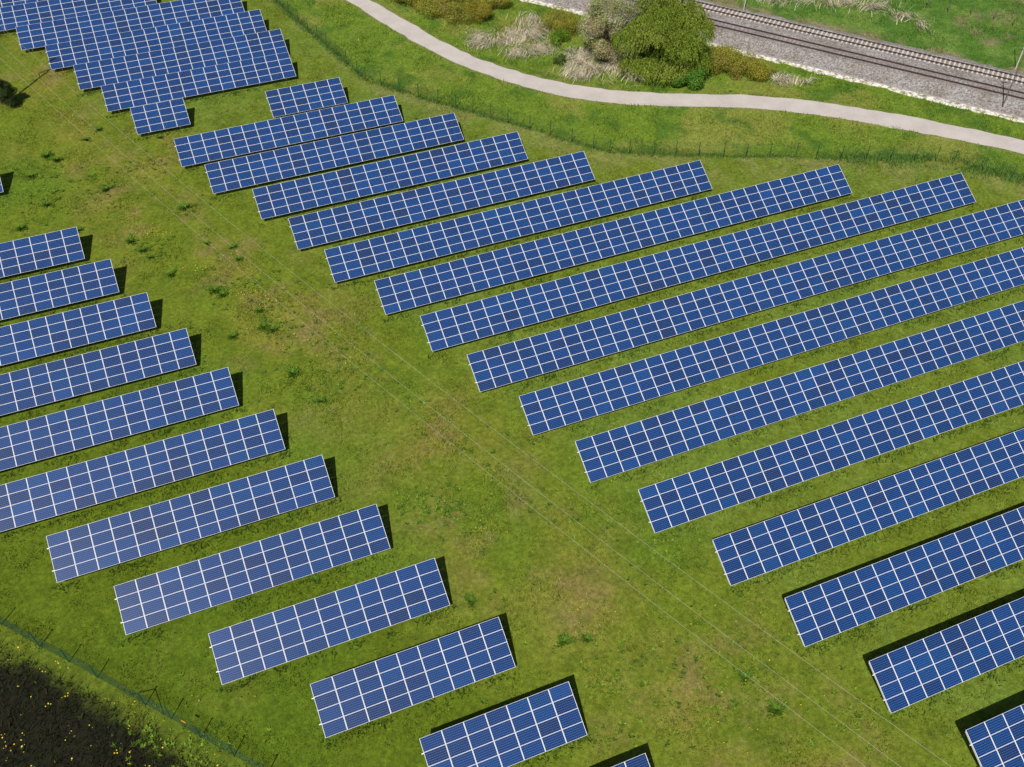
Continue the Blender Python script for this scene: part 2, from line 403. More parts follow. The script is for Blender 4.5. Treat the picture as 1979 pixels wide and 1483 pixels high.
def track(nc, m, label, zs, cnt_note):
    o = empty("railway_track", (*rail_xy(nc, -20), 0), label, "railway track", "parallel railway tracks")
    off = Vector((-o.location.x, -o.location.y, 0))
    for s in (-.755, .755): rail_mesh(nc + s).build("rail", M_rail, o, off)
    me = sleeper_mesh("sleeper", m)
    ts = np.arange(24, -60, -.66)
    for i, t in enumerate(ts):
        if i >= 100: break
        x, y = rail_xy(nc, t); link("sleeper", me, o, (x - o.location.x, y - o.location.y, zs))
    b = MB()
    for t in list(ts[100:]) + list(np.arange(24.66, 39, .66)) + list(np.arange(-60, -94, -.66)):
        x, y = rail_xy(nc, t); b.box((x - o.location.x, y - o.location.y, zs - .06), (.26, 2.5, .14), R)
    q = b.build("sleepers", m, o); q["kind"] = "stuff"
    return o
track(144.05, M_sleeper, "far railway track with pale concrete sleepers showing between rusty rails", RZ + .035, 0)
track(139.65, M_oldsleeper, "near railway track with dusty sleepers sunk in the ballast", RZ + .012, 0)

# white stone rubble and the narrow cable duct along the foot of the bed
V = []; F = []; ts = np.arange(-80, 30, .25); rr = np.random.default_rng(5)
for t in ts:
    w0 = float(vnoise(t, 0, 1.2, 501)); w1 = float(vnoise(t, 5, 1.0, 502)); g2 = float(vnoise(t, 9, 5, 503))
    n0 = 134.35 - .55 * w0 + .3 * (g2 > .62); n1 = 135.05 + .35 * w1
    for n, z in ((n0, -.13), (n0 + .06, .03), (n1, .12), (n1 + .02, -.1)): x, y = rail_xy(n, t); V.append((x, y, z))
for i in range(len(ts) - 1):
    for j in range(3): F.append((4 * i + j, 4 * (i + 1) + j, 4 * (i + 1) + j + 1, 4 * i + j + 1))
M_rubble = mat("white limestone rubble", (.7, .66, .6), .95)
_gr = N(M_rubble, "ShaderNodeNewGeometry"); _nr = tex_noise(M_rubble, 1.6, 5, .7, _gr.outputs["Position"])
Lk(M_rubble, ramp(M_rubble, _nr.outputs[0], [(.37, (.11, .15, .03)), (.46, (.40, .37, .28)), (.58, (.80, .76, .70))]), bsdf(M_rubble).inputs["Base Color"]); bump(M_rubble, _nr.outputs[0], .8, .1)
tag(link("white_gravel", arrays_mesh("white_gravel", V, F, M_rubble)), "strip of white limestone rubble at the foot of the ballast", "gravel strip", kind="structure")
b = MB()
for t in np.arange(-80, 29, 1.0):
    a = rail_xy(135.0, t); e = rail_xy(135.0, t + .985); b.beam((*a, .13), (*e, .13), .20, .14)
tag(b.build("cable_duct", M_duct), "narrow grey concrete cable duct running through the white rubble", "cable duct")

# ------------------------------------------------------------------ solar tables
TINTS = [(0.0022, 0.0244, 0.1332), (0.0025, 0.0251, 0.1374), (0.0019, 0.0292, 0.154), (0.0027, 0.0218, 0.1207), (0.0026, 0.0312, 0.1624), (0.0022, 0.0265, 0.1415), (0.0043, 0.0169, 0.0983), (0.0062, 0.0142, 0.0816), (0.0014, 0.0366, 0.1665), (0.0034, 0.0413, 0.1915), (0.0029, 0.019, 0.1082), (0.0019, 0.0312, 0.1473)]
TW = [12, 12, 12, 12, 9, 12, 9, 5, 7, 4, 11, 9]
MODW, MODH = 1.664, .996
def module_arrays():
    """frame ring of four bars round a laminate quad"""
    V = []; F = []; Mi = []; UV = []
    hw, hh, t, d, fw = MODW / 2, MODH / 2, .0, -.04, .017
    o = [(-hw, -hh), (hw, -hh), (hw, hh), (-hw, hh)]; i_ = [(-hw + fw, -hh + fw), (hw - fw, -hh + fw), (hw - fw, hh - fw), (-hw + fw, hh - fw)]
    for z, r in ((d, o), (t, o), (t, i_), (t - .006, i_)): V += [(x, y, z) for x, y in r]
    for k in range(4):
        j = (k + 1) % 4
        F += [(k, j, 4 + j, 4 + k), (4 + k, 4 + j, 8 + j, 8 + k), (8 + k, 8 + j, 12 + j, 12 + k)]; Mi += [1, 1, 1]
    F += [(12, 13, 14, 15), (3, 2, 1, 0)]; Mi += [0, 1]
    def uv(x, y): return ((x + hw - .029) / (MODW - .058) * 10, (y + hh - .018) / (MODH - .036) * 6)
    for f in F: UV += [uv(*V[q][:2]) for q in f]
    return np.array(V), np.array(F), np.array(Mi), np.array(UV)
mV, mF, mM, mUV = module_arrays()
def module_mesh(name, xf, tints):
    """one mesh of several modules: xf list of (x, y) in table plane, tints list of colours"""
    Vs = []; Fs = []; Ms = []; Us = []; Cs = []
    for k, ((x, y), c) in enumerate(zip(xf, tints)):
        Vs.append(mV + np.array([x, y, 0])); Fs.append(mF + k * len(mV)); Ms.append(mM); Us.append(mUV); Cs.append(np.tile(c, (len(mV), 1)))
    me = arrays_mesh(name, np.concatenate(Vs), np.concatenate(Fs), [M_cell, M_frame], np.concatenate(Cs), np.concatenate(Ms))
    u = me.uv_layers.new(name="UVMap"); u.data.foreach_set("uv", np.concatenate(Us).astype(np.float32).ravel())
    return me
MODS = [module_mesh("solar_module", [(0, 0)], [c]) for c in TINTS]
def frame_mesh(length):
    b = MB(); b.box((length / 2, 0, 0), (length, .06, .055)); return b
_m = MB(); _m.box((0, SLOPE / 2, -.125), (.06, SLOPE - .24, .16)); RAFTER = _m.mesh("rafter", M_galv)
def post_mesh(h): 
    b = MB(); b.box((0, 0, (h - .25) / 2), (.10, .07, h + .25)); b.box((0, 0, h - .02), (.16, .10, .04)); return b.mesh("post", M_galv)
yf, yb = .75, 3.15
POST_F = post_mesh(Z0 + yf * ST - .215); POST_B = post_mesh(Z0 + yb * ST - .215)
def local(x, s, up=0): return (x, s * CT - up * ST, Z0 + s * ST + up * CT)
def solar_table(key, label):
    x0, y0, n = TABLES[key]
    o = empty("solar_table", (x0, y0, 0), label, "solar panels", "solar tables in rows")
    r = random.Random(key); cells = []
    # a loose drift of tint along the row so neighbours are not pure noise
    for i in range(n):
        for j in range(4): cells.append((i, j, r.choices(range(len(TINTS)), TW)[0]))
    cx, cy = 0.0, 0.0
    cells.sort(key=lambda c: (x0 + c[0] * PITCH - cx) ** 2 + (y0 - cy + c[1]) ** 2)
    for i, j, k in cells[:100]:
        link("solar_module", MODS[k], o, local((i + .5) * PITCH, (j + .5) * SLOPE / 4), (TILT + r.uniform(-.0012, .0012), r.uniform(-.0012, .0012), 0))
    if len(cells) > 100:
        q = link("solar_modules", module_mesh("solar_modules", [((i + .5) * PITCH, (j + .5) * SLOPE / 4) for i, j, k in cells[100:]], [TINTS[k] for i, j, k in cells[100:]]), o, (0, 0, Z0), (TILT, 0, 0))
        q["kind"] = "stuff"
    length = n * PITCH
    for s in (1.05, 2.98):
        q = frame_mesh(length + .08).build("purlin", M_galv, o, local(-.16, s, -.075), (TILT, 0, 0))
    k = max(1, round(n / 3)); xs = [.05 + (length - .1) * t / k for t in range(k + 1)]
    for x in xs:
        link("rafter", RAFTER, o, local(x, 0), (TILT, 0, 0))
    for x in xs[:-1]:
        xm = x + .5 * (length - .1) / k
        pass
    for x in xs:
        xx = min(max(x, 1.35), length - 1.35)
        link("post", POST_F, o, (xx, yf * CT, 0)); link("post", POST_B, o, (xx, yb * CT, 0))
    return o

LABELS = {
 'A0': "solar table of which only a sliver shows in the top left corner",
 'A1': "second highest solar table in the top left corner, its right end stopping well short",
 'A2': "nineteen-column solar table whose back edge is cut off by the top of the photo",
 'A3': "eighteen-column solar table in the crowded block with a pole's shadow on its left end",
 'A4': "seventeen-column solar table between the fifteen- and eighteen-column ones of the crowded top left block",
 'A5': "fifteen-column solar table right behind the tiny four-column one",
 'A6': "smallest solar table, four columns wide, at the front tip of the top left block",
 'B0': "six-column solar table beside the green fence, right of the crowded top left block",
 'B1': "seventeen-column solar table in front of the six-column one by the fence",
 'B2': "nineteen-column solar table between the seventeen-column and twenty-column tables of the long field",
 'B3': "twenty-column solar table ending below the strainer bend of the fence",
 'B4': "twenty-two-column solar table whose right end lies nearest the bracing post of the fence",
 'B5': "twenty-eight-column solar table directly below the fence's long straight stretch",
 'B6': "thirty-five-column solar table whose right end stands near the fence on open grass",
 'B7': "longest fully visible solar table, forty-one columns, its end near the fence's lush corner",
 'B8': "solar table just in front of the forty-one-column one, first cut off by the right edge",
 'B9': "second of the long solar tables cut off by the photo's right edge",
 'B10': "third long solar table cut by the right edge, left end near the photo's centre",
 'B11': "fourth long solar table cut by the right edge, no dark shadow strip behind it",
 'B12': "solar table with only a thin first line of shadow behind, cut by right edge",
 'B13': "solar table cut by right edge with a clear dark shadow strip behind, thinnest of three",
 'B14': "solar table near the lower right corner with a wide black shadow strip behind it",
 'B15': "lowest right solar table, only its back left corner in the photo",
 'C0': "solar table showing just one corner at the left edge below the small tree",
 'C1': "uppermost broad solar table at the left edge, five columns in view",
 'C2': "solar table at left edge with seven columns in view, second of the lower left block",
 'C3': "solar table at the left edge with nine columns in view",
 'C4': "solar table at left edge with eleven columns in view",
 'C5': "solar table at left edge with about thirteen columns in view",
 'C6': "left edge solar table just behind the fourteen-column one, about fifteen columns in view",
 'C7': "fourteen-column solar table, uppermost of those whose both ends show at lower left",
 'C8': "thirteen-column solar table in the lower left field above the green boundary fence",
 'C9': "eleven-column solar table in the lower left field, pale blue sheen on its left end",
 'C10': "nine-column solar table near the bottom edge, between the eleven- and seven-column ones",
 'C11': "seven-column solar table at the bottom edge, its lower left corner cut off",
 'C12': "solar table at the bottom edge showing only its back right corner and shadow"}
for k in TABLES: solar_table(k, LABELS[k])

# ------------------------------------------------------------------ fences
def fence(P, h, label, vs, rad, brace_at, name="wire_mesh_fence"):
    o = empty(name, (P[0][0], P[0][1], 0), label, "fence"); off = Vector((-P[0][0], -P[0][1], 0))
    pm = MB(); pm.tube([(0, 0, -.2), (0, 0, h + .05)], .042, 6); pm.box((0, 0, h + .06), (.10, .10, .03)); pm = pm.mesh("post", M_green)
    for i, (x, y) in enumerate(P):
        z = -.08; link("post", pm, o, (x + off.x + random.uniform(-.02, .02), y + off.y, z), (random.uniform(-.02, .02), random.uniform(-.02, .02), 0))
        if i in brace_at:
            for j in (i - 1, i + 1):
                if 0 <= j < len(P):
                    q = Vector((P[j][0] - x, P[j][1] - y, 0)).normalized() * 1.7; b = MB(); b.tube([Vector((x, y, h * .85)) + off, Vector((x, y, -.1)) + q + off], .03, 6); b.build("brace", M_green, o)
    V = []; F = []
    def prism(a, e, r):
        a = np.array(a); e = np.array(e); d = e - a; u = np.cross(d, [.31, .22, .87]); u = u / np.linalg.norm(u) * r; v = np.cross(d, u); v = v / np.linalg.norm(v) * r; k = len(V)
        for p in (a, e):
            for t in (0, 2.0944, 4.18879): V.append(tuple(p + u * math.cos(t) + v * math.sin(t)))
        for t in range(3): q = (t + 1) % 3; F.append((k + t, k + q, k + 3 + q, k + 3 + t))
    for a, e in zip(P[:-1], P[1:]):
        a = np.array([a[0] + off.x, a[1] + off.y]); e = np.array([e[0] + off.x, e[1] + off.y]); ln = np.hypot(*(e - a)); m = max(2, int(ln / vs))
        for k in range(m):
            p = a + (e - a) * k / m; prism((*p, -.05), (*p, h), rad)
        for z in np.arange(.02, h + .01, .2): prism((*a, z), (*e, z), rad * 1.2)
    me = arrays_mesh("wire_mesh", V, F, M_wire); link("wire_mesh", me, o)
    return o
fence(FENCE_U, 2.0, "long green wire fence winding between the solar tables and the pale footpath", .08, .0030, (11, 24))
fence(FENCE_L, 2.0, "dark green wire fence crossing the lower left corner beside yellow flowers", .06, .0042, (8,))
b = MB(); b.box((0, 0, 0), (.42, .03, .16), Matrix.Rotation(-.86, 3, 'Z')); b.build("warning_plate", M_orange, bpy.data.objects["wire_mesh_fence.001"], (-9.55 + 30.6 - .1, 37.95 - 61.9, 1.5))

def weathered_post(p, h, label):
    b = MB(); b.tube([(0, 0, -.2), (0, 0, h)], [.07, .055], 6); q = b.build("fence_post", M_wood, None, (p[0], p[1], -.05), (random.uniform(-.05, .05), random.uniform(-.05, .05), 0)); tag(q, label, "fence post", "old posts beyond the railway")
for p in [(112.0, 117.6), (114.62, 114.93), (116.93, 112.55), (118.84, 109.98), (121.59, 108.02), (123.75, 105.39), (124.92, 102.6)]:
    weathered_post(p, 1.7, "old dark timber fence post standing in the rough grass beyond the railway")

# ------------------------------------------------------------------ poles and power wires
def line_pole(loc, h, r, m, label, cross=True, name="trackside_pole", w=.9):
    o = empty(name, (*loc, 0), label, "pole")
    b = MB(); b.tube([(0, 0, -.3), (0, 0, h)], [r, r * .75], 6); b.build("shaft", m, o)
    if cross:
        b = MB(); a = Vector((RT[0], RT[1], 0)) * w / 2; z = Vector((0, 0, h - .12)); b.beam(z - a, z + a, .10, .10); b.build("crossarm", m, o)
    return o
line_pole((107.2, 84.6), 8.6, .085, M_wood, "thin dark pole with a small crossarm standing at the near edge of the ballast")
line_pole((116.62, 92.48), 7.6, .075, M_palepole, "pale slender pole at the far side of the railway near the right edge", False)
line_pole((89.29, 121.7), 7.6, .07, M_palepole, "pale slender pole at the far side of the railway near the big willow", False)
# the medium voltage line
WANG = -1.20999; WD = Vector((math.cos(WANG), math.sin(WANG), 0)); WNv = Vector((-WD.y, WD.x, 0)); PB = Vector((-17.5, 134.4, 0))
o = empty("power_pole", PB, "dark timber power pole half hidden in the small tree at the left edge", "power pole")
b = MB(); b.tube([(0, 0, -.5), (0, 0, 14.3)], [.17, .12], 8); b.build("shaft", M_wood, o)
b = MB(); b.beam(WNv * -1.9 + Vector((0, 0, 12.75)), WNv * 1.9 + Vector((0, 0, 12.75)), .14, .14); b.build("crossarm", M_wood, o)
for k in (-1.61, 0, 1.61):
    b = MB(); b.tube([(0, 0, 0), (0, 0, .10), (0, 0, .2)], [.05, .08, .04], 6); b.build("insulator", M_ceramic, o, WNv * (k + .02) + Vector((0, 0, 12.80 if k else 12.72)))
for k, lab in ((-1.61, "lower left one of the three thin overhead wires crossing the field diagonally"), (0, "middle one of the three thin overhead wires crossing the field diagonally"), (1.61, "right-hand thin overhead wire, passing closest to the long solar rows' left ends")):
    pts = []
    for T in np.linspace(0, 150, 90):
        h = 12.96 - 4.887 * T / 100 + 6.589 * (T / 100) ** 2 - (.49 if k == 0 else 0)
        pts.append(PB + WNv * (k + .016) + WD * T + Vector((0, 0, h)))
    b = MB(); b.tube(pts, .0075, 4); tag(b.build("overhead_wire", M_cable), lab, "power line", "overhead power wires")

# ------------------------------------------------------------------ foliage builders
def leaf_quads(P, Nrm, size, aspect, r, droop=None):
    """one bent-less quad leaf per point, facing roughly along Nrm"""
    n = len(P); a = r.normal(size=(n, 3)); a -= Nrm * (a * Nrm).sum(1, keepdims=True); a /= np.linalg.norm(a, axis=1, keepdims=True) + 1e-9
    if droop is not None: a = a * (1 - droop) + np.array([0, 0, -1.0]) * droop; a /= np.linalg.norm(a, axis=1, keepdims=True) + 1e-9
    b = np.cross(Nrm, a); b /= np.linalg.norm(b, axis=1, keepdims=True) + 1e-9
    s = size * r.uniform(.6, 1.35, (n, 1)); w = s * aspect
    V = np.stack([P - a * s * .5, P + b * w * .5, P + a * s * .5, P - b * w * .5], 1).reshape(-1, 3)
    F = np.arange(4 * n).reshape(n, 4)
    return V, F
def crown_points(lobes, n, r, shell=.75):
    """points in a set of ellipsoidal lobes (centre, radii), mostly near their surface; normals outward"""
    w = np.array([l[1][0] * l[1][1] + l[1][0] * l[1][2] for l in lobes]); pick = r.choice(len(lobes), n, p=w / w.sum())
    d = r.normal(size=(n, 3)); d /= np.linalg.norm(d, axis=1, keepdims=True)
    rad = np.where(r.random(n) < shell, r.uniform(.8, 1.06, n), r.uniform(.25, .9, n))
    cs = np.array([l[0] for l in lobes])[pick]; rs = np.array([l[1] for l in lobes])[pick]
    P = cs + d * rs * rad[:, None]; Nn = d / rs; Nn /= np.linalg.norm(Nn, axis=1, keepdims=True)
    Nn = Nn + r.normal(scale=.38, size=(n, 3)); Nn /= np.linalg.norm(Nn, axis=1, keepdims=True)
    keep = P[:, 2] > .03
    return P[keep], Nn[keep], pick[keep]
def palette(n, cols, r, pick=None, var=.22):
    cols = np.array(cols); k = r.integers(0, len(cols), n)
    if pick is not None:
        lobe = r.integers(0, len(cols), pick.max() + 1); k = np.where(r.random(n) < .6, lobe[pick], k)
    c = cols[k] * (1 + r.normal(scale=var, size=(n, 1))).clip(.4, 1.7)
    return np.repeat(c, 4, axis=0)
def stems(o, name, roots, tips, r0, m=M_bark):
    b = MB()
    for a, e in zip(roots, tips):
        a = Vector(a); e = Vector(e); mid = (a + e) / 2 + Vector((random.uniform(-.15, .15), random.uniform(-.15, .15), .1)); b.tube([a, mid, e], [r0, r0 * .7, r0 * .25], 5)
    return b.build(name, m, o)
def bush(loc, rx, ry, h, cols, n, label, cat="shrub", group=None, leaf=.15, aspect=.55, seed=1, lob=9, twig=0, name="shrub", M=None):
    h *= 1.3; rx *= 1.1; ry *= 1.1; n = int(n * 1.7)
    r = np.random.default_rng(seed); o = empty(name, (*loc, -.08), label, cat, group); lobes = []
    for i in range(lob):
        a = r.uniform(0, 2 * math.pi); q = math.sqrt(r.random()) * .72; s = r.uniform(.30, .48)
        lobes.append(((math.cos(a) * rx * q, math.sin(a) * ry * q, h * r.uniform(.32, .66) * (1.15 - .55 * q)), (rx * s, ry * s, h * r.uniform(.26, .40))))
    P, Nn, pk = crown_points(lobes, n, r); V, F = leaf_quads(P, Nn, leaf, aspect, r)
    link("foliage", arrays_mesh("foliage", V, F, M or M_leaf, palette(len(P), cols, r, pk)), o)
    tips = [l[0] for l in lobes] + [(l[0][0] * 1.3, l[0][1] * 1.3, l[0][2] + l[1][2] * .9) for l in lobes[:twig]]
    stems(o, "stems", [(t[0] * .15, t[1] * .15, 0) for t in tips], tips, .035)
    return o
OLIVE = [(.30, .30, .035), (.34, .32, .04), (.23, .27, .03), (.26, .22, .055), (.37, .35, .04)]
GREYG = [(.42, .40, .20), (.34, .38, .11), (.50, .45, .30), (.24, .31, .07), (.44, .35, .19)]
FRESH = [(.08, .20, .018), (.11, .24, .022), (.06, .15, .015)]
WILLOW = [(.19, .28, .026), (.24, .31, .036), (.14, .225, .02), (.28, .33, .055), (.20, .25, .032)]
hedge = "olive shrubs between the footpath and the railway"
bush((41.5, 142.6), 2.6, 2.6, 2.4, OLIVE, 4200, "olive brown shrub at the top edge where the path leaves the photo", group=hedge, seed=11)
bush((44.2, 138.6), 2.6, 2.8, 2.6, OLIVE, 4800, "olive shrub second from the left in the hedge above the path", group=hedge, seed=12)
bush((46.6, 134.6), 2.7, 2.2, 2.4, OLIVE[:4] + [(.25, .18, .08)], 4500, "brownish shrub nearest the path in the hedge at the top", group=hedge, seed=13)
bush((48.6, 138.9), 3.0, 2.6, 2.8, OLIVE, 5000, "tall olive shrub at the middle back of the hedge by the top edge", group=hedge, seed=14)
bush((50.3, 134.2), 2.6, 2.0, 2.5, [(.33, .29, .03), (.29, .27, .028), (.24, .22, .03)], 4600, "yellowish olive shrub just above the straw-coloured reeds", group=hedge, seed=15)
bush((53.4, 136.0), 2.3, 2.1, 2.4, OLIVE, 4200, "olive shrub at the right end of the hedge by the top edge", group=hedge, seed=16)
bush((60.2, 125.3), 3.5, 2.9, 3.2, [(.27, .26, .03), (.30, .27, .035), (.22, .23, .028)], 5200, "rounded olive shrub left of the grey blossoming tree", seed=17)
bush((58.6, 122.6), 1.5, 1.3, 1.9, [(.15, .28, .018), (.19, .31, .02), (.12, .23, .018)], 2600, "small vivid green shrub in front of the rounded olive one", seed=18)
bush((56.2, 117.4), .9, .8, 1.3, [(.08, .13, .025), (.11, .16, .03)], 1300, "small dark green shrub in the dry reeds by the path", seed=19, lob=5)
bush((70.6, 105.3), 2.6, 1.7, 2.2, FRESH, 5200, "bright leafy green shrub under the front of the willow", leaf=.2, aspect=.7, seed=21)
bush((75.2, 108.0), 3.2, 2.6, 2.7, OLIVE, 4600, "olive shrub touching the willow's right side", seed=22)
bush((78.2, 106.0), 3.0, 2.4, 2.5, [(.31, .29, .038), (.27, .28, .032), (.30, .24, .05)], 4800, "brownish olive shrub in the middle of the group right of the willow", seed=23)
bush((81.0, 104.0), 2.5, 2.0, 2.1, [(.36, .31, .03), (.31, .28, .035), (.27, .27, .03)], 3600, "golden olive shrub at the right end of the group beyond the willow", seed=24)

bush((78.0, 109.0), 2.8, 2.2, 2.3, OLIVE, 4200, "dull olive shrub behind the brownish one, nearest the railway rubble", seed=25)
def willow(loc):
    r = np.random.default_rng(85); o = empty("willow_tree", (*loc, 0), "big yellow green weeping willow between the footpath and the railway", "tree")
    b = MB(); b.tube([(0, 0, -.3), (.1, .05, 1.6), (.25, 0, 3.2), (.2, .1, 5)], [.5, .42, .36, .28], 8)
    lobes = []
    for i in range(30):
        a = r.uniform(0, 2 * math.pi); q = math.sqrt(r.random()); z = r.uniform(1.5, 9.6); lim = 7.0 * math.sqrt(max(.08, 1 - ((z - 3.6) / 6.8) ** 2))
        rad = r.choice([1.0, 1.5, 2.0, 2.6]) * r.uniform(.85, 1.1); c = (math.cos(a) * (lim - rad * .62) * q ** .6, math.sin(a) * (lim - rad * .62) * q ** .6, z)
        lobes.append((c, (rad, rad, rad * .9)))
    for a, q, z in ((-2.9, 5.2, 2.0), (-2.45, 5.0, 2.2), (-2.0, 4.8, 1.9), (-1.55, 4.9, 2.3), (-1.1, 5.2, 2.0), (-.7, 5.2, 2.6), (-2.1, 2.6, 3.2), (-1.2, 2.8, 3.4)): lobes.append(((math.cos(a) * q, math.sin(a) * q, z), (1.5, 1.5, 1.4)))
    for l in lobes[::2]: c = l[0]; b.tube([(.2, .1, min(4.5, c[2] * .55)), (c[0] * .55, c[1] * .55, c[2] * .85), c], [.16, .10, .04], 5)
    b.build("trunk", M_bark, o)
    # hanging strands from the surface of every lobe
    ns = 9800; w = np.array([l[1][0] ** 2 for l in lobes]); pk = r.choice(len(lobes), ns, p=w / w.sum())
    d = r.normal(size=(ns, 3)); d[:, 2] = np.abs(d[:, 2]) * .9 + .05; d /= np.linalg.norm(d, axis=1, keepdims=True)
    st = np.array([l[0] for l in lobes])[pk] + d * np.array([l[1] for l in lobes])[pk] * r.uniform(.75, 1.05, (ns, 1))
    ln = np.minimum(r.uniform(.3, 1.3, ns), st[:, 2] - .5).clip(.3, None)
    out = d.copy(); out[:, 2] = 0; P = []; Nn = []; K = []
    m = 13
    for k in range(m):
        t = (k + r.random(ns)) / m
        p = st + out * (.55 * np.sqrt(t))[:, None] + np.stack([0 * t, 0 * t, -ln * t ** 1.3], 1) + r.normal(scale=.06, size=(ns, 3))
        P.append(p); q = out * .6 + np.array([0, 0, .5]) + r.normal(scale=.5, size=(ns, 3)); Nn.append(q / np.linalg.norm(q, axis=1, keepdims=True)); K.append(pk)
    P = np.concatenate(P); Nn = np.concatenate(Nn); K = np.concatenate(K)
    V, F = leaf_quads(P, Nn, .25, .34, r, droop=.6)
    link("crown", arrays_mesh("crown", V, F, M_leaf, palette(len(P), WILLOW, r, K, .28)), o)
    return o
willow((68.9, 111.3))
def blossom(loc):
    r = np.random.default_rng(99); o = empty("flowering_tree", (*loc, 0), "grey brown tree in early blossom left of the willow", "tree")
    b = MB(); b.tube([(0, 0, -.3), (.1, 0, 1.4), (0, .1, 3)], [.26, .2, .14], 7); lobes = []
    for i in range(40):
        a = r.uniform(0, 2 * math.pi); q = math.sqrt(r.random()); z = r.uniform(1.0, 8.4); lim = 5.9 * math.sqrt(max(.1, 1 - ((z - 2.6) / 6.6) ** 2)); rad = r.uniform(.9, 1.5)
        lobes.append(((math.cos(a) * lim * q * .8, math.sin(a) * lim * q * .8, z), (rad, rad, rad)))
    for l in lobes: c = l[0]; b.tube([(0, .05, min(2.6, c[2] * .5)), (c[0] * .5, c[1] * .5, c[2] * .8), c], [.09, .06, .02], 5)
    b.build("trunk", M_bark, o)
    P, Nn, pk = crown_points(lobes, 34000, r, .6); V, F = leaf_quads(P, Nn, .16, .6, r)
    link("crown", arrays_mesh("crown", V, F, M_leaf, palette(len(P), GREYG, r, pk, .25)), o)
    P, Nn, pk = crown_points(lobes, 3600, r, .9); V, F = leaf_quads(P, Nn, .13, .8, r)
    link("blossom", arrays_mesh("blossom", V, F, M_leaf, palette(len(P), [(.42, .38, .30), (.5, .47, .4)], r, pk, .2)), o)
    n = 700; P, Nn, pk = crown_points(lobes, n, r, .6); b = MB()
    for p in P[:420]: b.tube([tuple(p), tuple(p + r.normal(scale=.45, size=3))], [.014, .006], 3)
    b.build("twigs", mat("bare twigs", (.22, .18, .13), .9), o)
blossom((63.4, 116.4))
def small_tree(loc):
    r = np.random.default_rng(43); o = empty("small_tree", (*loc, 0), "small dark green tree casting a black shadow at the left edge", "tree"); b = MB(); b.tube([(0, 0, -.2), (0, 0, 1.2), (.05, 0, 2.6)], [.10, .08, .03], 6); b.build("trunk", M_bark, o)
    lobes = [((r.uniform(-.95, .95) * (1.15 - z / 4.4), r.uniform(-.9, .9) * (1.15 - z / 4.4), z), (.75 * (1.25 - z / 5), .75 * (1.25 - z / 5), .5)) for z in np.linspace(.6, 3.3, 15)]
    P, Nn, pk = crown_points(lobes, 13000, r, .6); V, F = leaf_quads(P, Nn, .12, .6, r)
    link("crown", arrays_mesh("crown", V, F, M_leaf, palette(len(P), [(.022, .042, .008), (.035, .06, .010), (.016, .032, .006)], r, pk, .25)), o)
small_tree((-16.7, 134.0))

# ------------------------------------------------------------------ reeds, grass, weeds, flowers
def blades(x, y, z, h, lean, width, az, col, seg=1):
    """triangular blades standing at x,y and leaning towards az"""
    n = len(x); ca, sa = np.cos(az), np.sin(az); base = np.stack([x, y, z], 1)
    side = np.stack([-sa, ca, 0 * ca], 1) * width[:, None] * .5; tip = base + np.stack([ca * lean, sa * lean, h], 1)
    if seg == 1:
        V = np.stack([base - side, base + side, tip], 1).reshape(-1, 3); return V, np.arange(3 * n).reshape(n, 3), np.repeat(col, 3, 0)
    mid = base + np.stack([ca * lean * .35, sa * lean * .35, h * .85], 1); tip[:, 2] = z + h * .55
    V = np.stack([base - side, base + side, mid + side * .7, mid - side * .7, tip], 1).reshape(-1, 3); i = np.arange(n)[:, None] * 5
    F = np.concatenate([i + np.array([[0, 1, 2]]), i + np.array([[0, 2, 3]]), i + np.array([[3, 2, 4]])]); return V, F, np.repeat(col, 5, 0)
def in_tables(x, y, grow=0):
    m = np.zeros(x.shape, bool)
    for x0, y0, n in TABLES.values(): m |= (x > x0 - grow) & (x < x0 + n * PITCH + grow) & (y > y0 + .25) & (y < y0 + SLOPE * CT + grow)
    return m
def in_view(x, y, slack=1.14):
    e = cam.rotation_euler.to_matrix(); R3 = np.array(e); d = np.stack([x, y, 0 * x - 71.42], 1) @ R3; u = d[:, 0] / -d[:, 2]; v = d[:, 1] / -d[:, 2]
    return (np.abs(u) < .518 * slack) & (np.abs(v) < .3885 * slack) & (d[:, 2] < 0)

r = np.random.default_rng(1234); NB = 900000
x = r.uniform(-34, 134, NB); y = r.uniform(8, 172, NB)
k = in_view(x, y) & ~in_tables(x, y); x, y = x[k], y[k]
nn = x * RN[0] + y * RN[1]; pd = seg_dist(x, y, PATH_C)
k = ((nn < 134.2) | (nn > 148.1)) & (pd > 1.62 + .15 * r.random(len(x))); x, y, nn, pd = x[k], y[k], nn[k], pd[k]
tall = fbm(x, y, 2.4, 601, 3); out = sstep(0, 1, outside_u(x, y)); dens = .45 + .55 * sstep(.35, .6, tall) ; k = r.random(len(x)) < dens; x, y, tall, out = x[k], y[k], tall[k], out[k]
fl = np.exp(-(seg_dist(x, y, FENCE_U) / .5) ** 2); n = len(x)
h = (.05 + .16 * sstep(.4, .75, tall) + .10 * out + .16 * fl) * r.uniform(.6, 1.4, n)
col = ground_col(x, y) * (1 + r.normal(scale=.36, size=(n, 1))).clip(.35, 2.2) * np.where(r.random((n, 1)) < .10, np.array([[1.5, 1.15, 1.6]]), np.array([[1.0, 1.0, 1.0]])) * 1.12
V, F, cc = blades(x, y, ground_h(x, y) - .01, h, h * r.uniform(.2, 1.1, n), .05 + .06 * r.random(n), r.uniform(0, 2 * math.pi, n), col)
tag(link("grass", arrays_mesh("grass", V, F, M_grass, cc)), "short meadow grass growing over the whole field", "grass", kind="stuff")

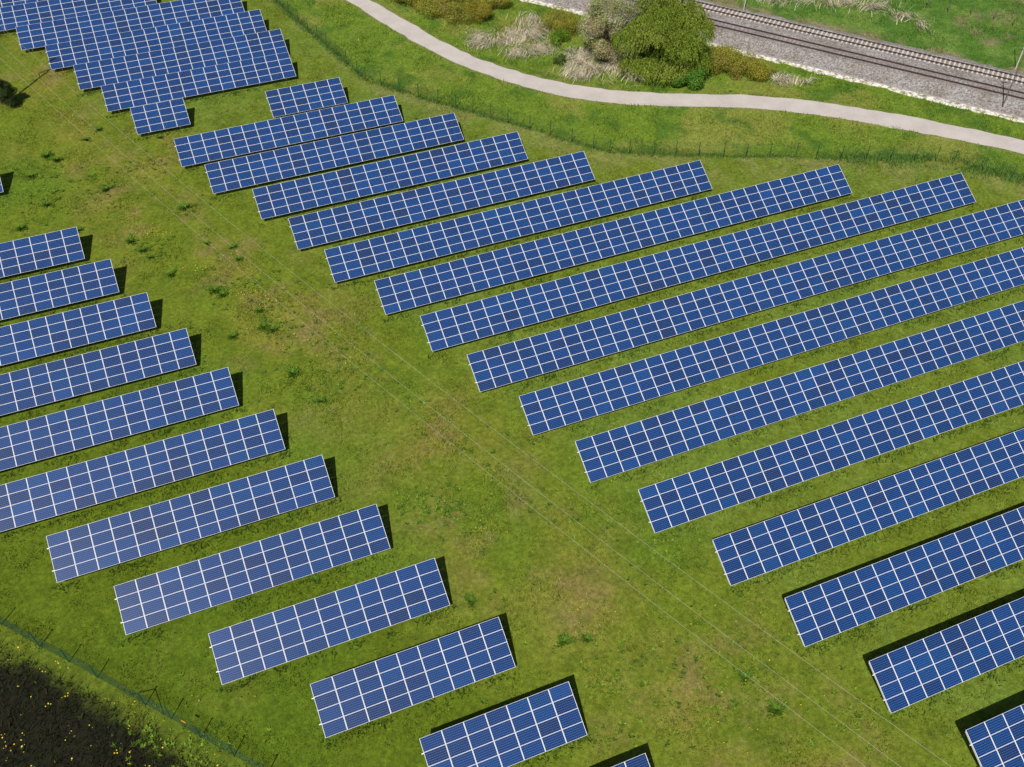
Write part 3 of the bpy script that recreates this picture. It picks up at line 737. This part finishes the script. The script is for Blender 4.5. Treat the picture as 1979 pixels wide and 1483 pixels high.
# low dark weeds hugging the front and the ends of the tables
X = []; Y = []
for (x0, y0, n) in TABLES.values():
    m = int(n * PITCH * 26); X.append(r.uniform(x0 - .5, x0 + n * PITCH + .5, m)); Y.append(y0 + .15 - np.abs(r.normal(scale=.45, size=m)))
x = np.concatenate(X); y = np.concatenate(Y); k = in_view(x, y) & (fbm(x, y, 1.5, 611, 3) > .44); x, y = x[k], y[k]; n = len(x)
h = r.uniform(.10, .34, n) * (.5 + fbm(x, y, .9, 612, 2)); col = np.array([.050, .098, .010]) * (1 + r.normal(scale=.3, size=(n, 1))).clip(.4, 2)
V, F, cc = blades(x, y, ground_h(x, y), h, h * r.uniform(.3, 1.4, n), .06 + .08 * r.random(n), r.uniform(0, 2 * math.pi, n), col)
tag(link("weeds", arrays_mesh("weeds", V, F, M_grass, cc)), "dark green weeds along the front edges of the tables", "weeds", kind="stuff")

# straw coloured dry reeds
def reeds(name, label, patches, seed):
    r = np.random.default_rng(seed); X = []; Y = []; A = []
    for (px, py, rx, ry, cnt, a0) in patches:
        t = r.uniform(0, 2 * math.pi, cnt); q = np.abs(r.normal(scale=.62, size=cnt)); cnt = int(cnt * (.5 if seed != 23 else .27)); t = t[:cnt]; q = q[:cnt] * 1.3; X.append(px + rx * q * np.cos(t)); Y.append(py + ry * q * np.sin(t)); A.append(a0 + 0 * t)
    x = np.concatenate(X); y = np.concatenate(Y); az = np.concatenate(A) + (vnoise(x, y, 1.6, seed) - .5) * 5 + r.normal(scale=.2, size=len(x)); n = len(x)
    k = (seg_dist(x, y, PATH_C) > 2.3); x, y, az = x[k], y[k], az[k]; n = len(x)
    h = r.uniform(.35, 1.0, n); cols = np.array([(.60, .53, .42), (.52, .44, .32), (.68, .62, .52), (.42, .36, .22), (.30, .30, .12)]); col = cols[r.integers(0, 5, n)] * (1 + r.normal(scale=.15, size=(n, 1)))
    V, F, cc = blades(x, y, ground_h(x, y), h, r.uniform(.8, 2.4, n), .04 + .04 * r.random(n), az, col, 2)
    tag(link(name, arrays_mesh(name, V, F, M_reed, cc)), label, "reeds", kind="stuff")
reeds("dry_reeds", "pale straw-coloured dry reeds flattened beside the path and hedge", [(48.6, 127.6, 2.3, 1.8, 1500, -1.2), (52.2, 126.6, 2.4, 1.6, 1500, -.6), (56.0, 127.2, 2.2, 1.5, 900, 0.3), (54.8, 122.6, 1.8, 1.6, 1100, -.9), (51.6, 122.6, 1.6, 1.2, 700, -.7), (56.8, 130.2, 1.3, 1.6, 350, 1), (59.6, 117.6, 2.6, 2.6, 1900, -1.4), (58.2, 114.0, 2.2, 1.6, 1500, -1.2), (61.8, 114.0, 2.2, 2.2, 1000, -1.3), (64.2, 110.6, 2.0, 1.2, 500, -1)], 21)
reeds("dry_reeds", "small pale tuft of dry reeds right of the golden olive shrub", [(83.2, 102.0, 1.2, .9, 420, -.8), (85.2, 100.4, 1.8, .7, 160, -.6)], 22)
reeds("dry_reeds", "band of dry reeds in the green meadow beyond the railway", [(101, 121.5, 3.5, 1.4, 900, .5), (105, 118.3, 2.6, 1.2, 1000, .2), (108.6, 115.6, 2.2, 1.2, 900, -.2), (110.8, 111.9, 1.6, 1.6, 700, -.6), (111.9, 108.3, 1.2, 1.8, 380, -.8), (95.5, 123.0, 3, 1.2, 500, .3)], 23)

# weeds, with tree shade painted into their colour, and flowers outside the lower fence
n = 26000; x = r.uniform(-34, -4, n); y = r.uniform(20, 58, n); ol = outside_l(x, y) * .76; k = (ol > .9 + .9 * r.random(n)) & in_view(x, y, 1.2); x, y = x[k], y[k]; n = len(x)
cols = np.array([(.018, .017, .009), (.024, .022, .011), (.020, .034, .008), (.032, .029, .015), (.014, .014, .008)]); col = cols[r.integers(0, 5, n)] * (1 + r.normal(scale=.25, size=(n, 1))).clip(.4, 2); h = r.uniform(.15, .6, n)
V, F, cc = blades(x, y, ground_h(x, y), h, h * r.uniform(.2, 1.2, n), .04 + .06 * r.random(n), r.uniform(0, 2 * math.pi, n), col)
tag(link("shade_painted_weeds", arrays_mesh("shade_painted_weeds", V, F, M_grass, cc)), "weed stems outside the lower fence, tree shade painted into their dark brown colour", "weeds", kind="stuff")
def flowers(name, label, pts, z, size, seed, cols):
    r = np.random.default_rng(seed); x, y = np.array(pts).T; n = len(x); P = np.stack([x, y, z * r.uniform(.5, 1.2, n)], 1); Nn = np.tile([0, 0, 1.0], (n, 1)) + r.normal(scale=.35, size=(n, 3)); Nn /= np.linalg.norm(Nn, axis=1, keepdims=True)
    V, F = leaf_quads(P, Nn, size, .9, r); tag(link(name, arrays_mesh(name, V, F, M_flower, palette(n, cols, r, None, .15))), label, "flowers", kind="stuff")
YEL = [(.78, .56, .02), (.70, .50, .03), (.62, .52, .06)]
pts = []
while len(pts) < 260:
    a, c = r.uniform(-27, -6), r.uniform(26, 54); d = outside_l(np.array(a), np.array(c)) * .76
    if .5 < d < 16 and vnoise(a, c, 1.4, 701) > .35:
        for q in range(r.integers(1, 4)): pts.append((a + r.normal(scale=.12), c + r.normal(scale=.12)))
flowers("yellow_flowers", "yellow flowers standing in the dark strip outside the lower fence", pts, .55, .115, 71, YEL)
pts = []
for (a, c, s, m) in [(-3.6, 99.6, .9, 40), (-2.2, 98.6, .8, 26), (5.0, 84.6, 1.2, 60), (6.6, 82.6, .9, 36), (4.6, 91.6, .5, 10), (8.2, 74.9, 1.4, 30), (11.4, 70.5, 1.2, 26), (16.4, 45.4, .9, 20), (17.5, 46.5, .8, 14), (21.6, 36.4, .7, 16), (-10.5, 117.5, .6, 8), (-8.5, 121, .6, 8), (-8.5, 106.6, .5, 8), (.3, 90.8, .8, 12), (53, 108.6, 1.6, 12), (58, 100.6, 3, 14), (84, 88, 5, 26), (93, 80.5, 3, 34), (45.5, 109.5, 2.5, 10), (30, 32, 5, 24), (40, 27, 6, 14), (55, 50, 12, 26), (-4, 46, 5, 10), (2, 40, 5, 10), (28, 24, 3, 26)]:
    pts += [(a + r.normal(scale=s), c + r.normal(scale=s * .7)) for q in range(m)]
pts = np.array(pts); pts = pts[~in_tables(pts[:, 0], pts[:, 1], .1) & (seg_dist(pts[:, 0], pts[:, 1], PATH_C) > 1.8)]
flowers("meadow_flowers", "small yellow flowers dotted over the meadow aisle", pts, .14, .10, 72, YEL + [(.5, .42, .06)])
pts = np.stack([r.uniform(-30, 110, 700), r.uniform(15, 150, 700)], 1); pts = pts[~in_tables(pts[:, 0], pts[:, 1], .1) & (seg_dist(pts[:, 0], pts[:, 1], PATH_C) > 1.8)]; nn = pts @ RN; pts = pts[nn < 133]
flowers("pale_litter", "tiny pale dry leaves scattered in the meadow grass", pts, .06, .10, 73, [(.42, .38, .24), (.36, .30, .16), (.5, .46, .36)])

# taller lush grass along the foot of the upper fence, thickest towards its right-hand corner
P_ = resample(FENCE_U, .5); n = 60000; i_ = r.integers(0, len(P_), n); w = np.where(P_[i_, 0] > 80, .9, .35) * (1 + 0 * i_); x = P_[i_, 0] + r.normal(size=n) * w; y = P_[i_, 1] + r.normal(size=n) * w + .3
k = (r.random(n) < np.where(x > 80, .6, .3)) & (seg_dist(x, y, PATH_C) > 1.9) & (fbm(x, y, 1.8, 641, 3) > .40); x, y = x[k], y[k]; n = len(x); h = r.uniform(.15, .6, n) * np.where(x > 80, 1, .6)
col = np.array([.115, .22, .04]) * (1 + r.normal(scale=.3, size=(n, 1))).clip(.4, 2)
V, F, cc = blades(x, y, ground_h(x, y), h, h * r.uniform(.2, .9, n), .04 + .06 * r.random(n), r.uniform(0, 2 * math.pi, n), col)
tag(link("tall_grass", arrays_mesh("tall_grass", V, F, M_grass, cc)), "taller lush grass along the foot of the upper fence", "grass", kind="stuff")
# light green broad-leaved rosettes and small dark weeds in loose drifts
X = []; Y = []; T_ = []
for (a, c, sx, sy, m, t) in [(14.2, 50.6, 1.6, 1.2, 60, 1), (15.4, 49.4, 1.5, 1.0, 60, 1), (11.8, 51.6, 1.2, .8, 26, 1), (17.6, 47.2, 1, 1, 16, 1), (28.6, 26.5, 2.6, 2, 50, 1), (25.5, 29, 2.4, 2, 46, 1), (22.6, 31.6, 2, 2, 30, 1), (8.6, 76.5, 2, 1.6, 26, 0), (5.6, 83.5, 2.4, 1.6, 50, 0), (3.4, 87, 1.8, 1.4, 30, 0), (7.8, 80, 1.6, 1.4, 26, 0), (-3, 96.5, 2.4, 1.6, 50, 0), (-9, 108, 3.5, 2.6, 60, 0), (-13, 114, 3.2, 2.6, 70, 0), (-4, 113, 3, 2.6, 50, 0), (10, 69, 2.4, 1.8, 40, 0), (16, 62, 2.6, 2, 40, 1), (20, 55, 2.6, 2.2, 40, 1), (26.5, 45, 2.6, 2, 40, 1), (31, 38, 2.6, 2, 40, 1), (35, 27, 2.4, 2, 40, 1), (36, 20, 2.4, 1.6, 40, 1), (20, 26, 2.4, 2, 40, 1), (-9.5, 35.4, 1.5, 1.4, 60, 1), (-12.4, 38.6, 1.2, 1.2, 50, 1), (30, 60, 26, 26, 200, 1), (10, 90, 22, 22, 200, 0), (0, 60, 14, 18, 160, 0), (60, 95, 26, 16, 200, 1), (20, 30, 16, 12, 160, 0)]:
    for q in range(m): X.append(a + r.normal() * sx); Y.append(c + r.normal() * sy); T_.append(t if r.random() < .75 else 1 - t)
x = np.array(X); y = np.array(Y); T_ = np.array(T_); k = ~in_tables(x, y, .1) & (seg_dist(x, y, PATH_C) > 1.9) & (x * RN[0] + y * RN[1] < 134); x, y, T_ = x[k], y[k], T_[k]
m = 9; n = len(x) * m; ii = np.repeat(np.arange(len(x)), m); sz = np.repeat(r.uniform(.10, .30, len(x)), m); az = r.uniform(0, 2 * math.pi, n)
col = np.where(T_[ii, None] == 1, np.array([[.17, .27, .025]]), np.array([[.080, .160, .018]])) * (1 + r.normal(scale=.22, size=(n, 1))).clip(.4, 1.8)
V, F, cc = blades(x[ii], y[ii], ground_h(x[ii], y[ii]) + .03, sz * r.uniform(.2, .8, n), sz * 1.1, sz * .55, az, col)
tag(link("rosettes", arrays_mesh("rosettes", V, F, M_grass, cc)), "leafy weed rosettes scattered in drifts through the meadow grass", "weeds", kind="stuff")

# countable dark tussocks in the aisle
def tussock(seed):
    r = np.random.default_rng(seed); n = 420; a = r.uniform(0, 2 * math.pi, n); q = np.abs(r.normal(scale=.55, size=n)).clip(0, 1.7) * (.75 + .5 * np.sin(a * r.integers(2, 4) + seed)); x = np.cos(a) * q * .75; y = np.sin(a) * q * .5
    h = (.08 + .09 * (1.6 - q)) * r.uniform(.6, 1.3, n); col = np.array([.115, .215, .020]) * (1 + r.normal(scale=.25, size=(n, 1))).clip(.4, 2)
    V, F, cc = blades(x, y, np.full(n, -.06), h, h * r.uniform(.4, 1.3, n), .06 + .06 * r.random(n), a + r.normal(scale=.6, size=n), col); return arrays_mesh("grass_tussock", V, F, M_grass, cc)
TM = [tussock(800 + i) for i in range(4)]
for i, (x, y, s) in enumerate([(1.0, 102.7, 1.35), (-5.85, 98.6, 1.0), (-4.8, 96.4, .9), (-4.2, 94.8, .6), (-7.2, 109.8, 1.1), (-14.1, 109.2, 1.0), (-17.2, 105.6, 1.1), (-11.2, 102.8, .9), (-2.5, 91.0, .9), (1.5, 86.6, 1.3), (2.1, 85.6, .9), (1.8, 78.7, .9), (5.1, 79.0, 1.2), (5.9, 78.2, 1.0), (6.3, 71.3, 1.3), (5.2, 81.6, .8), (4.9, 90.9, .8), (4.75, 93.2, .8), (2.1, 95.0, .6), (-13.3, 119.8, 1.3), (-12.2, 118.4, 1.2), (-6.6, 123.5, .9), (-8.4, 121.7, .9), (.5, 118.8, .7), (-15.4, 115.9, 1.0), (13.7, 40.4, .8), (19.3, 34.2, 1.0), (21.1, 33.7, .7), (1.3, 44.4, 1.2), (2.4, 47.1, .8), (31.1, 26.1, .9), (31.9, 23.0, 1.1), (15, 49.7, .7), (8.0, 66.6, .9)]):
    tag(link("grass_tussock", TM[i % 4], None, (x, y, 0), (0, 0, i * 1.7)), "low dark green grass tussock growing in the open aisle between the solar fields", "grass tussock", "dark tussocks in the aisle").scale = (1.35 * s, 1.25 * s, .8 * s + .15)
